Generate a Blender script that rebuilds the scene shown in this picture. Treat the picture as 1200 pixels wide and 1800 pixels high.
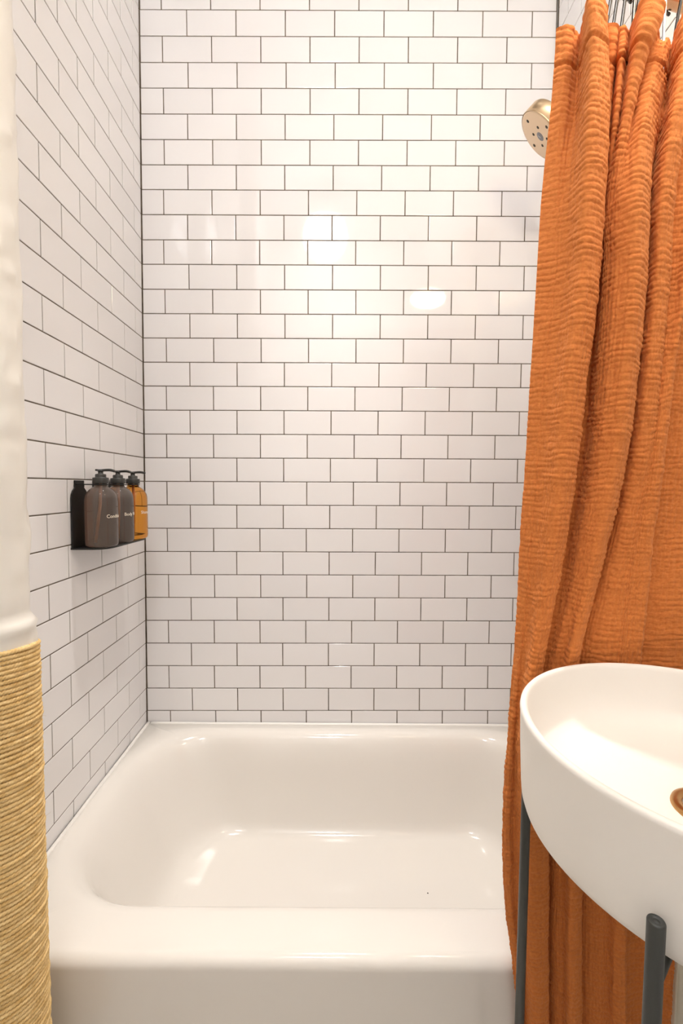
import bpy, bmesh, math, random
import numpy as np
from mathutils import Matrix, Vector
random.seed(4)
rng = np.random.default_rng(7)
for o in list(bpy.data.objects):
    bpy.data.objects.remove(o)
COL = bpy.context.scene.collection
SC = bpy.context.scene
PI = math.pi

# ------------------------------------------------------------------ camera
CAM = [0.65272, -1.485, 1.19269]
ROT = [[0.9999803, 0.0014414, 0.0061159], [0.0061874, -0.0563313, -0.998393], [-0.0010946, 0.9984111, -0.0563391]]
cd = bpy.data.cameras.new('camera')
cam = bpy.data.objects.new('camera', cd)
COL.objects.link(cam)
cd.sensor_fit = 'VERTICAL'
cd.sensor_height = 36.0
cd.lens = 789.556 / 1800 * 36
cd.clip_start = 0.02
rx, rd, rf = (Vector(r) for r in ROT)
cam.matrix_world = Matrix.Translation(CAM) @ Matrix((
    (rx.x, -rd.x, -rf.x, 0), (rx.y, -rd.y, -rf.y, 0), (rx.z, -rd.z, -rf.z, 0), (0, 0, 0, 1)))
SC.camera = cam

# ------------------------------------------------------------------ light, exposure
w = bpy.data.worlds.new('world')
SC.world = w
w.use_nodes = True
w.node_tree.nodes['Background'].inputs[0].default_value = (0.9, 0.92, 1.0, 1)
w.node_tree.nodes['Background'].inputs[1].default_value = 0.0
SC.view_settings.view_transform = 'Standard'
SC.view_settings.look = 'None'
SC.view_settings.gamma = 1.0
SC.view_settings.use_curve_mapping = False
SC.view_settings.exposure = 0.36
CEILING_GLOBE = dict(loc=(0.523, -1.75, 2.936), r=0.15, color=(1.0, 0.987, 0.995), strength=26.0)
SCONCE_GLOBE = dict(loc=(1.097, -0.93, 2.18), r=0.055, color=(1.0, 0.80, 0.54), strength=33.0)
TUB_FILL = dict(loc=(0.62, -0.44), color=(1.0, 0.945, 0.885), power=126.0, cone=44)  # added fill spot to brighten the tub and lower walls

# ------------------------------------------------------------------ materials
def mat(name, base, rough=0.5, metal=0.0, **kw):
    m = bpy.data.materials.new(name)
    m.use_nodes = True
    b = m.node_tree.nodes['Principled BSDF']
    b.inputs['Base Color'].default_value = (*base, 1)
    b.inputs['Roughness'].default_value = rough
    b.inputs['Metallic'].default_value = metal
    for k, v in kw.items():
        b.inputs[k.replace('_', ' ')].default_value = v
    return m
def nodes(m):
    nt = m.node_tree
    return nt, nt.nodes, nt.links, nt.nodes['Principled BSDF']
def add_bump(m, scale, strength, dist=0.001, detail=3.0, coord='Object', stretch=None):
    nt, N, L, b = nodes(m)
    tc = N.new('ShaderNodeTexCoord')
    no = N.new('ShaderNodeTexNoise')
    no.inputs['Scale'].default_value = scale
    no.inputs['Detail'].default_value = detail
    if stretch:
        mp = N.new('ShaderNodeMapping')
        mp.inputs['Scale'].default_value = stretch
        L.new(tc.outputs[coord], mp.inputs['Vector'])
        L.new(mp.outputs['Vector'], no.inputs['Vector'])
    else:
        L.new(tc.outputs[coord], no.inputs['Vector'])
    bu = N.new('ShaderNodeBump')
    bu.inputs['Strength'].default_value = strength
    bu.inputs['Distance'].default_value = dist
    L.new(no.outputs['Fac'], bu.inputs['Height'])
    L.new(bu.outputs['Normal'], b.inputs['Normal'])
    return no
def noise_color(m, c1, c2, scale, coord='Object', detail=2.0, stretch=None):
    nt, N, L, b = nodes(m)
    tc = N.new('ShaderNodeTexCoord')
    no = N.new('ShaderNodeTexNoise')
    no.inputs['Scale'].default_value = scale
    no.inputs['Detail'].default_value = detail
    if stretch:
        mp = N.new('ShaderNodeMapping')
        mp.inputs['Scale'].default_value = stretch
        L.new(tc.outputs[coord], mp.inputs['Vector'])
        L.new(mp.outputs['Vector'], no.inputs['Vector'])
    else:
        L.new(tc.outputs[coord], no.inputs['Vector'])
    r = N.new('ShaderNodeValToRGB')
    r.color_ramp.elements[0].position = 0.35
    r.color_ramp.elements[1].position = 0.65
    r.color_ramp.elements[0].color = (*c1, 1)
    r.color_ramp.elements[1].color = (*c2, 1)
    L.new(no.outputs['Fac'], r.inputs['Fac'])
    L.new(r.outputs['Color'], b.inputs['Base Color'])
    return r

M_TILE = mat('glazed_tile', (0.86, 0.84, 0.825), 0.045)
def _tile():
    nt, N, L, b = nodes(M_TILE)
    oi = N.new('ShaderNodeObjectInfo')
    r = N.new('ShaderNodeValToRGB')
    r.color_ramp.elements[0].color = (0.870, 0.856, 0.862, 1)
    r.color_ramp.elements[1].color = (0.905, 0.892, 0.898, 1)
    L.new(oi.outputs['Random'], r.inputs['Fac'])
    L.new(r.outputs['Color'], b.inputs['Base Color'])
_tile()
add_bump(M_TILE, 7.0, 0.05, 0.0010, 1.0)
M_GROUT = mat('dark_grout', (0.13, 0.10, 0.075), 0.95)
noise_color(M_GROUT, (0.10, 0.078, 0.055), (0.19, 0.15, 0.11), 25)
M_CAULK = mat('white_caulk', (0.86, 0.84, 0.80), 0.35)
M_PAINT = mat('white_wall_paint', (0.90, 0.89, 0.875), 0.6)
add_bump(M_PAINT, 60, 0.15, 0.002)
M_CEIL = mat('ceiling_paint', (0.68, 0.67, 0.66), 0.8)
M_FLOOR = mat('floor_tile', (0.42, 0.36, 0.30), 0.4)
noise_color(M_FLOOR, (0.70, 0.65, 0.58), (0.80, 0.75, 0.68), 6)
M_TUB = mat('tub_enamel', (0.82, 0.785, 0.735), 0.11)
M_SINK = mat('matte_ceramic', (0.93, 0.895, 0.84), 0.38)
M_PIPE = mat('lumpy_pipe_paint', (0.85, 0.82, 0.76), 0.28)
M_ROPE = mat('sisal_rope', (0.60, 0.40, 0.17), 0.85)
noise_color(M_ROPE, (0.70, 0.45, 0.165), (0.93, 0.69, 0.34), 55, detail=6.0, stretch=(1, 1, 5))
add_bump(M_ROPE, 700, 0.5, 0.001, 2.0)
M_FIBRE = mat('sisal_fibre', (0.80, 0.62, 0.36), 0.7)
M_BLACK = mat('black_metal', (0.008, 0.008, 0.008), 0.45)
M_PUMP = mat('black_pump_plastic', (0.030, 0.029, 0.026), 0.38)
M_LEG = mat('charcoal_powder_coat', (0.045, 0.048, 0.045), 0.42)
add_bump(M_LEG, 900, 0.2, 0.0005)
M_GOLD = mat('brushed_champagne_gold', (0.80, 0.60, 0.38), 0.28, 1.0)
add_bump(M_GOLD, 120, 0.05, 0.0005, stretch=(1, 1, 30))
M_GOLDFACE = mat('champagne_gold_face', (0.74, 0.57, 0.39), 0.36, 0.75)
M_BRONZE = mat('aged_brass_drain', (0.52, 0.30, 0.12), 0.3, 1.0)
M_COPPER = mat('copper_rod', (0.80, 0.46, 0.26), 0.22, 1.0)
M_HOOK = mat('dark_chrome_hook', (0.10, 0.095, 0.09), 0.18, 1.0)
M_CHROME = mat('chrome', (0.8, 0.8, 0.8), 0.08, 1.0)
M_NOZZLE = mat('dark_nozzle', (0.035, 0.022, 0.010), 0.5)
M_EMBLEM = mat('grey_emblem', (0.22, 0.22, 0.24), 0.4)
M_EMBLEM2 = mat('pale_emblem_mark', (0.42, 0.42, 0.44), 0.4)
M_LABEL = mat('cream_print', (0.88, 0.80, 0.66), 0.6)
M_WOOD = mat('white_painted_wood', (0.80, 0.77, 0.69), 0.5)
noise_color(M_WOOD, (0.66, 0.60, 0.47), (0.86, 0.83, 0.75), 5, stretch=(14, 14, 1.2), detail=4)
add_bump(M_WOOD, 6, 0.5, 0.003, stretch=(14, 14, 1.2))
M_SPECK = mat('dark_speck', (0.03, 0.02, 0.015), 0.7)
M_AMBER = mat('amber_glass', (0.84, 0.37, 0.05), 0.03, 0, Transmission_Weight=1.0, IOR=1.36)
M_SMOKE = mat('grey_brown_glass', (0.40, 0.33, 0.29), 0.04, 0, Transmission_Weight=0.8, IOR=1.36)
M_TUBE = mat('dip_tube', (0.55, 0.25, 0.10), 0.4)

M_CLOTH = mat('burnt_orange_gauze', (0.66, 0.20, 0.045), 0.9, Sheen_Weight=0.25, Sheen_Roughness=0.5)
M_CLOTH.node_tree.nodes['Principled BSDF'].inputs['Sheen Tint'].default_value = (1.0, 0.62, 0.30, 1)
def _cloth():
    nt, N, L, b = nodes(M_CLOTH)
    uv = N.new('ShaderNodeUVMap')
    uv.uv_map = 'UVMap'
    def nz(sx, sy, detail):
        mp = N.new('ShaderNodeMapping')
        mp.inputs['Scale'].default_value = (sx, sy, 1)
        L.new(uv.outputs['UV'], mp.inputs['Vector'])
        n = N.new('ShaderNodeTexNoise')
        n.noise_dimensions = '2D'
        n.inputs['Scale'].default_value = 1.0
        n.inputs['Detail'].default_value = detail
        L.new(mp.outputs['Vector'], n.inputs['Vector'])
        return n
    a = nz(60, 420, 2.0)
    c = nz(420, 90, 2.0)
    fine = nz(1500, 1500, 1.0)
    m1 = N.new('ShaderNodeMath'); m1.operation = 'ADD'
    L.new(a.outputs['Fac'], m1.inputs[0]); L.new(c.outputs['Fac'], m1.inputs[1])
    m2 = N.new('ShaderNodeMath'); m2.operation = 'MULTIPLY_ADD'
    L.new(fine.outputs['Fac'], m2.inputs[0]); m2.inputs[1].default_value = 0.7
    L.new(m1.outputs[0], m2.inputs[2])
    bu = N.new('ShaderNodeBump')
    bu.inputs['Strength'].default_value = 0.5
    bu.inputs['Distance'].default_value = 0.0008
    L.new(m2.outputs[0], bu.inputs['Height'])
    L.new(bu.outputs['Normal'], b.inputs['Normal'])
    big = nz(300, 300, 3.0)
    r = N.new('ShaderNodeValToRGB')
    r.color_ramp.elements[0].position = 0.3
    r.color_ramp.elements[1].position = 0.7
    r.color_ramp.elements[0].color = (0.61, 0.170, 0.033, 1)
    r.color_ramp.elements[1].color = (0.69, 0.222, 0.046, 1)
    L.new(big.outputs['Fac'], r.inputs['Fac'])
    L.new(r.outputs['Color'], b.inputs['Base Color'])
_cloth()

def emitter(name, color, strength):
    m = bpy.data.materials.new(name)
    m.use_nodes = True
    nt = m.node_tree
    nt.nodes.clear()
    e = nt.nodes.new('ShaderNodeEmission')
    e.inputs[0].default_value = (*color, 1)
    e.inputs[1].default_value = strength
    out = nt.nodes.new('ShaderNodeOutputMaterial')
    nt.links.new(e.outputs[0], out.inputs[0])
    return m

# ------------------------------------------------------------------ mesh helpers
def mesh_obj(name, verts, faces, m, parent=None, smooth=True):
    me = bpy.data.meshes.new(name)
    me.from_pydata([tuple(map(float, v)) for v in verts], [], [tuple(map(int, f)) for f in faces])
    me.validate(verbose=False)
    if m:
        me.materials.append(m)
    if smooth:
        me.polygons.foreach_set('use_smooth', [True] * len(me.polygons))
    me.update()
    o = bpy.data.objects.new(name, me)
    COL.objects.link(o)
    if parent:
        o.parent = parent
    return o
def bm_obj(name, bm, m, parent=None, smooth=False):
    bmesh.ops.recalc_face_normals(bm, faces=bm.faces)
    me = bpy.data.meshes.new(name)
    bm.to_mesh(me)
    bm.free()
    if m:
        me.materials.append(m)
    if smooth:
        me.polygons.foreach_set('use_smooth', [True] * len(me.polygons))
    o = bpy.data.objects.new(name, me)
    COL.objects.link(o)
    if parent:
        o.parent = parent
    return o
def grid_faces(nr, nc, wrap_c=False, wrap_r=False):
    f = []
    for i in range(nr if wrap_r else nr - 1):
        for j in range(nc if wrap_c else nc - 1):
            a, b = i * nc + j, i * nc + (j + 1) % nc
            i2 = (i + 1) % nr
            f.append((a, b, i2 * nc + (j + 1) % nc, i2 * nc + j))
    return f
def big_grid(name, V, m, parent=None, wrap_c=False, uv=None):
    """dense quad grid from an (R, C, 3) array"""
    Rn, Cn, _ = V.shape
    idx = np.arange(Rn * Cn).reshape(Rn, Cn)
    if wrap_c:
        nx = np.roll(idx, -1, axis=1)
        q = np.stack([idx[:-1], nx[:-1], nx[1:], idx[1:]], -1).reshape(-1, 4)
    else:
        q = np.stack([idx[:-1, :-1], idx[:-1, 1:], idx[1:, 1:], idx[1:, :-1]], -1).reshape(-1, 4)
    me = bpy.data.meshes.new(name)
    me.vertices.add(Rn * Cn)
    me.vertices.foreach_set('co', V.reshape(-1).astype(np.float32))
    me.loops.add(q.size)
    me.loops.foreach_set('vertex_index', q.reshape(-1).astype(np.int32))
    me.polygons.add(len(q))
    me.polygons.foreach_set('loop_start', np.arange(0, q.size, 4, dtype=np.int32))
    me.polygons.foreach_set('loop_total', np.full(len(q), 4, dtype=np.int32))
    me.polygons.foreach_set('use_smooth', np.ones(len(q), dtype=bool))
    me.update(calc_edges=True)
    if uv is not None:
        l = me.uv_layers.new(name='UVMap')
        l.data.foreach_set('uv', uv.reshape(-1, 2)[q.reshape(-1)].reshape(-1).astype(np.float32))
    me.materials.append(m)
    o = bpy.data.objects.new(name, me)
    COL.objects.link(o)
    if parent:
        o.parent = parent
    return o
def lathe(name, prof, m, parent=None, n=64, center=(0, 0, 0), cap0=True, cap1=True):
    v, f = [], []
    for r, z in prof:
        for k in range(n):
            a = 2 * PI * k / n
            v.append((center[0] + r * math.cos(a), center[1] + r * math.sin(a), center[2] + z))
    f = grid_faces(len(prof), n, wrap_c=True)
    if cap0:
        f.append(tuple(reversed(range(n))))
    if cap1:
        f.append(tuple(range((len(prof) - 1) * n, len(prof) * n)))
    return mesh_obj(name, v, f, m, parent)
def tube_geo(path, r, n=12, closed=False, caps=True, radii=None):
    P = [Vector(p) for p in path]
    v, f = [], []
    L = len(P)
    up = None
    for i in range(L):
        if closed:
            t = P[(i + 1) % L] - P[i - 1]
        else:
            t = P[min(i + 1, L - 1)] - P[max(i - 1, 0)]
        t.normalize()
        if up is None:
            up = Vector((0, 0, 1)) if abs(t.z) < 0.9 else Vector((1, 0, 0))
        s = t.cross(up).normalized()
        up = s.cross(t).normalized()
        rr = radii[i] if radii else r
        for k in range(n):
            a = 2 * PI * k / n
            v.append(P[i] + (s * math.cos(a) + up * math.sin(a)) * rr)
    f = grid_faces(L, n, wrap_c=True, wrap_r=closed)
    if caps and not closed:
        f.append(tuple(reversed(range(n))))
        f.append(tuple(range((L - 1) * n, L * n)))
    return v, f
def tube(name, path, r, m, parent=None, n=12, closed=False, radii=None):
    v, f = tube_geo(path, r, n, closed, radii=radii)
    return mesh_obj(name, v, f, m, parent)
def box_bm(bm, x0, x1, y0, y1, z0, z1, bev=0.0, seg=2):
    r = bmesh.ops.create_cube(bm, size=1.0)
    for v in r['verts']:
        v.co = Vector((x0 + (v.co.x + .5) * (x1 - x0), y0 + (v.co.y + .5) * (y1 - y0), z0 + (v.co.z + .5) * (z1 - z0)))
    if bev:
        ed = list({e for v in r['verts'] for e in v.link_edges})
        bmesh.ops.bevel(bm, geom=ed, offset=bev, segments=seg, affect='EDGES', profile=0.5)
def box(name, x0, x1, y0, y1, z0, z1, m, parent=None, bev=0.0, seg=2):
    bm = bmesh.new()
    box_bm(bm, x0, x1, y0, y1, z0, z1, bev, seg)
    return bm_obj(name, bm, m, parent)
def thing(name, label, cat, loc=(0, 0, 0), group=None):
    o = bpy.data.objects.new(name, None)
    o.empty_display_size = 0.05
    COL.objects.link(o)
    o.location = loc
    o['label'] = label
    o['category'] = cat
    if group:
        o['group'] = group
    return o
def structure(o, label, cat):
    o['kind'] = 'structure'
    o['label'] = label
    o['category'] = cat
    return o
def catmull(pts, n):
    P = np.array(pts, float)
    Q = np.vstack([2 * P[0] - P[1], P, 2 * P[-1] - P[-2]])
    out = []
    for i in range(len(P) - 1):
        p0, p1, p2, p3 = Q[i:i + 4]
        for u in np.linspace(0, 1, n, endpoint=False):
            out.append(0.5 * (2 * p1 + (p2 - p0) * u + (2 * p0 - 5 * p1 + 4 * p2 - p3) * u * u + (3 * p1 - p0 - 3 * p2 + p3) * u ** 3))
    out.append(P[-1])
    return [tuple(q) for q in out]
def arr_noise(shape, cells, seed):
    """smooth value noise on a grid, about -1..1"""
    g = np.random.default_rng(seed).uniform(-1, 1, (cells[0] + 2, cells[1] + 2))
    y = np.linspace(0, cells[0], shape[0]); x = np.linspace(0, cells[1], shape[1])
    yi = np.minimum(y.astype(int), cells[0] - 1); xi = np.minimum(x.astype(int), cells[1] - 1)
    fy = y - yi; fx = x - xi
    fy = (fy * fy * (3 - 2 * fy))[:, None]; fx = (fx * fx * (3 - 2 * fx))[None, :]
    a = g[np.ix_(yi, xi)]; b = g[np.ix_(yi, xi + 1)]; c = g[np.ix_(yi + 1, xi)]; d = g[np.ix_(yi + 1, xi + 1)]
    return (a * (1 - fx) + b * fx) * (1 - fy) + (c * (1 - fx) + d * fx) * fy

# ------------------------------------------------------------------ room shell
U = 0.154                  # one tile and its joint, along the row
RH = 0.502057 * U          # row height
RZ = 0.39                  # tub rim height
KT = 29.55                 # rows counted down from the top of the picture to the rim
H = 3.25                   # ceiling height
XR = 1.3135                # right wall
YB = -2.45                 # wall behind the camera
def row_z(k):
    return RZ + (KT - k) * RH
OX = [2.73, 2.73, 2.73, 2.73, 4.34, 4.47, 6.88, 5.19, 3.48, 4.85, 2.14, 0.76, -0.62, -1.49, 1.43, 0.18, 2.4, 1.86, 0.34, -0.34, -1.04, -1.73, -2.43, -3.13, -3.83, -4.52, -5.22, -2.76, -5.11, -5.48, -6.22, -6.18, -5.1, -3.22, -3.22]
ZL = [-0.71, -0.71, -0.71, -0.71, -0.71, -1.32, -2.41, -1.45, -1.81, -1.8, -1.39, 0.29, 0.64, -0.01, 1.18, 0.12, 0.91, 0.71, 0.95, 1.64, 1.32, 1.0, 0.69, 0.37, 0.05, -0.27, -0.58, -0.9, -0.93, -1.59, -2.13, -2.73, -3.0, -3.91, -3.91]
ZR = [-0.14, -0.14, -0.14, -0.14, -0.14, 0.56, 1.54, 1.92, 0.65, 0.83, 1.01, 1.19, 1.37, 1.55, 1.75, 1.8, 1.94, 2.7, 2.63, 3.0, 3.07, 3.15, 3.22, 3.29, 3.36, 3.44, 3.51, 3.58, 4.51, 4.14, 4.48, 4.78, 4.1, 5.26, 5.26]

floor = structure(box('floor', -0.1, 1.45, YB - 0.1, 0.12, -0.08, 0.0, M_FLOOR), 'beige bathroom floor under the tub and sink', 'floor')
ceil = structure(box('ceiling', -0.15, 1.45, YB - 0.1, 0.12, H, H + 0.08, M_CEIL), 'plain white bathroom ceiling over the tub', 'ceiling')
wall_front = structure(box('wall_front', -0.1, 1.45, YB - 0.1, YB, 0, H, M_PAINT), 'plain painted wall behind the camera', 'wall')

def wall_frame(name, length, thick, M, label, m=M_PAINT):
    """wall slab in a local frame: x along the wall, y up (world z), z out into the room; tile faces at z = 0.
    The painted slab stands 9 mm behind the tile faces."""
    o = box(name, 0, length, 0, H, -0.009 - thick, -0.009, m)
    o.matrix_world = M
    return structure(o, label, 'wall')
def basis(origin, ax, ay, az):
    return Matrix(((ax[0], ay[0], az[0], origin[0]), (ax[1], ay[1], az[1], origin[1]), (ax[2], ay[2], az[2], origin[2]), (0, 0, 0, 1)))
GAP = 0.0027
_tile_cache = {}
def tile_mesh(wd, ht):
    key = (round(wd, 4), round(ht, 4))
    if key in _tile_cache:
        return _tile_cache[key]
    b, d = 0.0014, 0.0008
    v, f = [], []
    for inset, z in ((0, -0.0088), (0, -d), (b * .35, -d * .25), (b, 0.0)):
        v += [(inset - wd / 2, inset - ht / 2, z), (wd / 2 - inset, inset - ht / 2, z), (wd / 2 - inset, ht / 2 - inset, z), (inset - wd / 2, ht / 2 - inset, z)]
    for k in range(3):
        for j in range(4):
            f.append((k * 4 + j, k * 4 + (j + 1) % 4, k * 4 + 4 + (j + 1) % 4, k * 4 + 4 + j))
    f.append((12, 13, 14, 15))
    me = bpy.data.meshes.new('tile')
    me.from_pydata(v, [], f)
    me.materials.append(M_TILE)
    me.update()
    _tile_cache[key] = me
    return me
def lay_row(parent, k, u0, u1, joint0, zl=0.0, zr=0.0, zl2=0.0, zr2=0.0, joined=None):
    """tiles of row k between u0 and u1; joint0 = place of one joint; zl, zr and zl2, zr2 = level of the row's top and bottom line at both ends"""
    j = joint0 - math.ceil((joint0 - u0) / U + 1) * U
    while j < u1 - 1e-4:
        a, b = max(j, u0), min(j + U, u1)
        j += U
        if b - a < 0.008:
            continue
        mid = (a + b) / 2
        s = (mid - u0) / (u1 - u0)
        top = row_z(k) + zl + (zr - zl) * s
        bot = max(row_z(k + 1) + zl2 + (zr2 - zl2) * s, RZ - 0.004)
        if top - bot < 0.012:
            continue
        me = tile_mesh(round(b - a - GAP, 3), round(top - bot - GAP, 4))
        slope = (zr - zl) / (u1 - u0)
        mw = Matrix.Translation((mid, (top + bot) / 2, 0)) @ Matrix.Rotation(slope, 4, 'Z') @ Matrix.Rotation(random.gauss(0, 0.0016), 4, 'X') @ Matrix.Rotation(random.gauss(0, 0.0013), 4, 'Y')
        if joined is not None:
            base = len(joined[0])
            joined[0].extend(mw @ v.co for v in me.vertices)
            joined[1].extend(tuple(base + i for i in p.vertices) for p in me.polygons)
        else:
            o = bpy.data.objects.new('tile', me)
            COL.objects.link(o)
            o.parent = parent
            o.matrix_basis = mw
def grout(parent, u0, u1):
    return box('grout_bed', u0, u1, RZ - 0.02, H - 0.002, -0.010, -0.0016, M_GROUT, parent)
def finish_joined(parent, joined, name):
    o = mesh_obj(name, joined[0], joined[1], M_TILE, parent, smooth=False)
    o['kind'] = 'stuff'
    return o

# back wall: local x = world x
MB = basis((0, 0, 0), (1, 0, 0), (0, 0, 1), (0, -1, 0))
wall_back = wall_frame('wall_back', 1.42, 0.08, Matrix.Translation((-0.05, 0, 0)) @ MB, 'back tub wall of glossy white subway tiles with dark grout', )
LX, LN, TW = 0.010955, -0.00058546, -0.02886784      # left wall: x = LX + LN*row + TW*y
UB0, UB1 = 0.05 + 0.0105, 0.05 + XR - 0.001
grout(wall_back, 0.03, 0.05 + XR)
J = ([], [])
for k in range(-4, 30):
    i = k + 4
    half = 0.0 if k % 2 == 0 else U / 2
    ub = 0.05 + LX + LN * (k + 0.5) + 0.0014
    args = (k, ub, UB1, 0.05 + U - half + OX[i] / 1000, ZL[i] / 1000, ZR[i] / 1000, ZL[i + 1] / 1000, ZR[i + 1] / 1000)
    if k >= -1:
        lay_row(wall_back, *args)
    else:
        lay_row(wall_back, *args, joined=J)
finish_joined(wall_back, J, 'upper_tiles')

# left wall: local x runs from the corner towards the room, slightly toed in, slightly leaning
d = Vector((-TW, -1, 0)).normalized()                   # x = LX + TW*y
lean = -LN / RH
upv = Vector((lean, 0, 1)).normalized()
nrm = d.cross(upv).normalized()
if nrm.x < 0:
    nrm = -nrm
x_at0 = LX + LN * (KT + RZ / RH)
axx = -d                                                # right-handed frame: x towards the corner
ML = basis((x_at0 - TW * 2.5, -2.5, 0), (axx.x, axx.y, 0), tuple(upv), tuple(nrm))
LEN = 2.5 / abs(d.y)
wall_left = wall_frame('wall_left', LEN + 0.03, 0.10, ML, 'left wall, white subway tiles by the tub and plain paint beyond')
TILED = 0.80
grout(wall_left, LEN - TILED, LEN)
A0 = 0.33910 * U
J = ([], [])
for k in range(-4, 30):
    i = k + 4
    zl = ZL[i] / 1000; zl2 = ZL[i + 1] / 1000
    args = (k, LEN - TILED, LEN - 0.0015, LEN - A0 - (0 if k % 2 == 0 else U / 2), zl, zl, zl2, zl2)
    if k >= -1:
        lay_row(wall_left, *args)
    else:
        lay_row(wall_left, *args, joined=J)
finish_joined(wall_left, J, 'upper_tiles')

# right wall, mostly behind the curtain: local x from the corner towards the room
MR = basis((XR, 0, 0), (0, -1, 0), (0, 0, 1), (-1, 0, 0))
wall_right = wall_frame('wall_right', 2.5, 0.10, MR, 'right wall behind the orange curtain, tiled white beside the tub')
grout(wall_right, 0, 0.80)
J = ([], [])
for k in range(-4, 30):
    i = k + 4
    zr = ZR[i] / 1000; zr2 = ZR[i + 1] / 1000
    args = (k, 0.010, 0.80, 0.07 + (0 if k % 2 == 0 else U / 2), zr, zr, zr2, zr2)
    if -1 <= k <= 3:
        lay_row(wall_right, *args)
    else:
        lay_row(wall_right, *args, joined=J)
finish_joined(wall_right, J, 'remaining_tiles')

trim = structure(box('trim_1', 1.206, 1.3095, -0.792, -0.774, 0.0, 0.80, M_WOOD, bev=0.002), 'white painted wooden board beside the tub apron, right of the curtain', 'board')

# ------------------------------------------------------------------ bathtub
def rrect(xl, xr, yf, yb, rl, rr, n=200):
    """rounded rectangle, counter-clockwise from the right side; rl, rr = corner radii at the left and right end"""
    pts = []
    def arc(cx, cy, r, a0, a1, m):
        for t in np.linspace(a0, a1, m):
            pts.append((cx + r * math.cos(t), cy + r * math.sin(t)))
    arc(xr - rr, yb - rr, rr, 0, PI / 2, 24)
    pts.extend((x, yb) for x in np.linspace(xr - rr, xl + rl, 30)[1:-1])
    arc(xl + rl, yb - rl, rl, PI / 2, PI, 56)
    pts.extend((xl, y) for y in np.linspace(yb - rl, yf + rl, 6)[1:-1])
    arc(xl + rl, yf + rl, rl, PI, 1.5 * PI, 56)
    pts.extend((x, yf) for x in np.linspace(xl + rl, xr - rr, 30)[1:-1])
    arc(xr - rr, yf + rr, rr, 1.5 * PI, 2 * PI, 24)
    pts.extend((xr, y) for y in np.linspace(yf + rr, yb - rr, 6)[1:-1])
    return pts
def left_x(y):
    return x_at0 + lean * RZ + TW * y + 0.001
def build_tub():
    t = thing('bathtub', 'white enamelled alcove bathtub with rounded basin and plain apron', 'bathtub', (0.66, -0.38, 0))
    # basin rings, from the floor of the basin up to the lip
    #        xl     xr     yf      yb     rl    rr    z
    rings = [(0.330, 1.100, -0.545, -0.190, .10, .10, 0.1105),
             (0.265, 1.130, -0.580, -0.165, .13, .12, 0.1115),
             (0.225, 1.145, -0.598, -0.150, .150, .13, 0.117),
             (0.200, 1.158, -0.610, -0.140, .160, .135, 0.128),
             (0.183, 1.168, -0.617, -0.133, .158, .132, 0.145),
             (0.168, 1.175, -0.621, -0.127, .163, .134, 0.170),
             (0.148, 1.184, -0.626, -0.118, .168, .137, 0.210),
             (0.127, 1.195, -0.631, -0.108, .173, .141, 0.258),
             (0.104, 1.205, -0.637, -0.098, .179, .145, 0.308),
             (0.087, 1.212, -0.643, -0.090, .185, .149, 0.340),
             (0.073, 1.218, -0.649, -0.082, .191, .154, 0.361),
             (0.060, 1.225, -0.656, -0.074, .198, .160, 0.3755),
             (0.047, 1.232, -0.664, -0.067, .206, .166, 0.3835),
             (0.036, 1.240, -0.673, -0.060, .215, .173, 0.3878),
             (0.025, 1.250, -0.683, -0.052, .225, .182, 0.3900)]
    R = [[(x, y, z) for x, y in rrect(a, b, c, d_, r1, r2)] for a, b, c, d_, r1, r2, z in rings]
    n = len(R[0])
    # flat rim out to the walls and the front, then the rounded nose and the apron
    def outer(yf, z, yb=-0.0055):
        last = rrect(*rings[-1][:6])
        cx, cy = 0.64, -0.37
        out = []
        for x, y in last:
            dx, dy = x - cx, y - cy
            s = 1e9
            if dy > 0: s = min(s, (yb - cy) / dy)
            if dy < 0: s = min(s, (yf - cy) / dy)
            if dx > 0: s = min(s, (XR - 0.004 - cx) / dx)
            if dx < 0:
                for _ in range(1):
                    s2 = (left_x(y) + 0.002 - cx) / dx
                s = min(s, s2)
            out.append([cx + dx * s, cy + dy * s, z])
        for ccx, ccy in ((XR - 0.004, yb), (left_x(yb) + 0.002, yb), (left_x(yf) + 0.002, yf), (XR - 0.004, yf)):
            k = min(range(n), key=lambda q: (out[q][0] - ccx) ** 2 + (out[q][1] - ccy) ** 2)
            out[k] = [ccx, ccy, z]
        return [tuple(q) for q in out]
    ro = 0.020
    R.append(outer(-0.749, 0.3900))
    for a in (15, 30, 45, 60, 75, 90):
        a = math.radians(a)
        R.append(outer(-0.749 - ro * math.sin(a), 0.390 - ro * (1 - math.cos(a))))
    R.append(outer(-0.770, 0.350))
    R.append(outer(-0.7695, 0.20))
    R.append(outer(-0.766, 0.0))
    v = [p for r in R for p in r]
    f = grid_faces(len(R), n, wrap_c=True)
    f.append(tuple(reversed(range(n))))
    v = [(x - 0.66, y + 0.38, z) for x, y, z in v]
    b = mesh_obj('tub_body', v, f, M_TUB, t)
    # caulk beads where the rim meets the tile
    def bead(name, pts):
        tube(name, [(x - 0.66, y + 0.38, z) for x, y, z in pts], 0.0060, M_CAULK, t, n=10)
    yy = np.linspace(-0.745, -0.004, 30)
    bead('caulk_bead', [(left_x(y) + 0.0068 + 0.0004 * math.sin(23 * y), y, 0.3885) for y in yy])
    bead('caulk_bead', [(x, -0.0085 + 0.0004 * math.sin(19 * x), 0.3885) for x in np.linspace(0.012, XR - 0.004, 40)])
    # overflow and drain at the tap end, behind the curtain
    lathe('drain', [(0.0, 0.002), (0.018, 0.002), (0.024, 0.003), (0.026, 0.0)], M_GOLD, t, 32, (1.10 - 0.66, -0.05, 0.1116), cap0=False, cap1=False)
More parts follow.
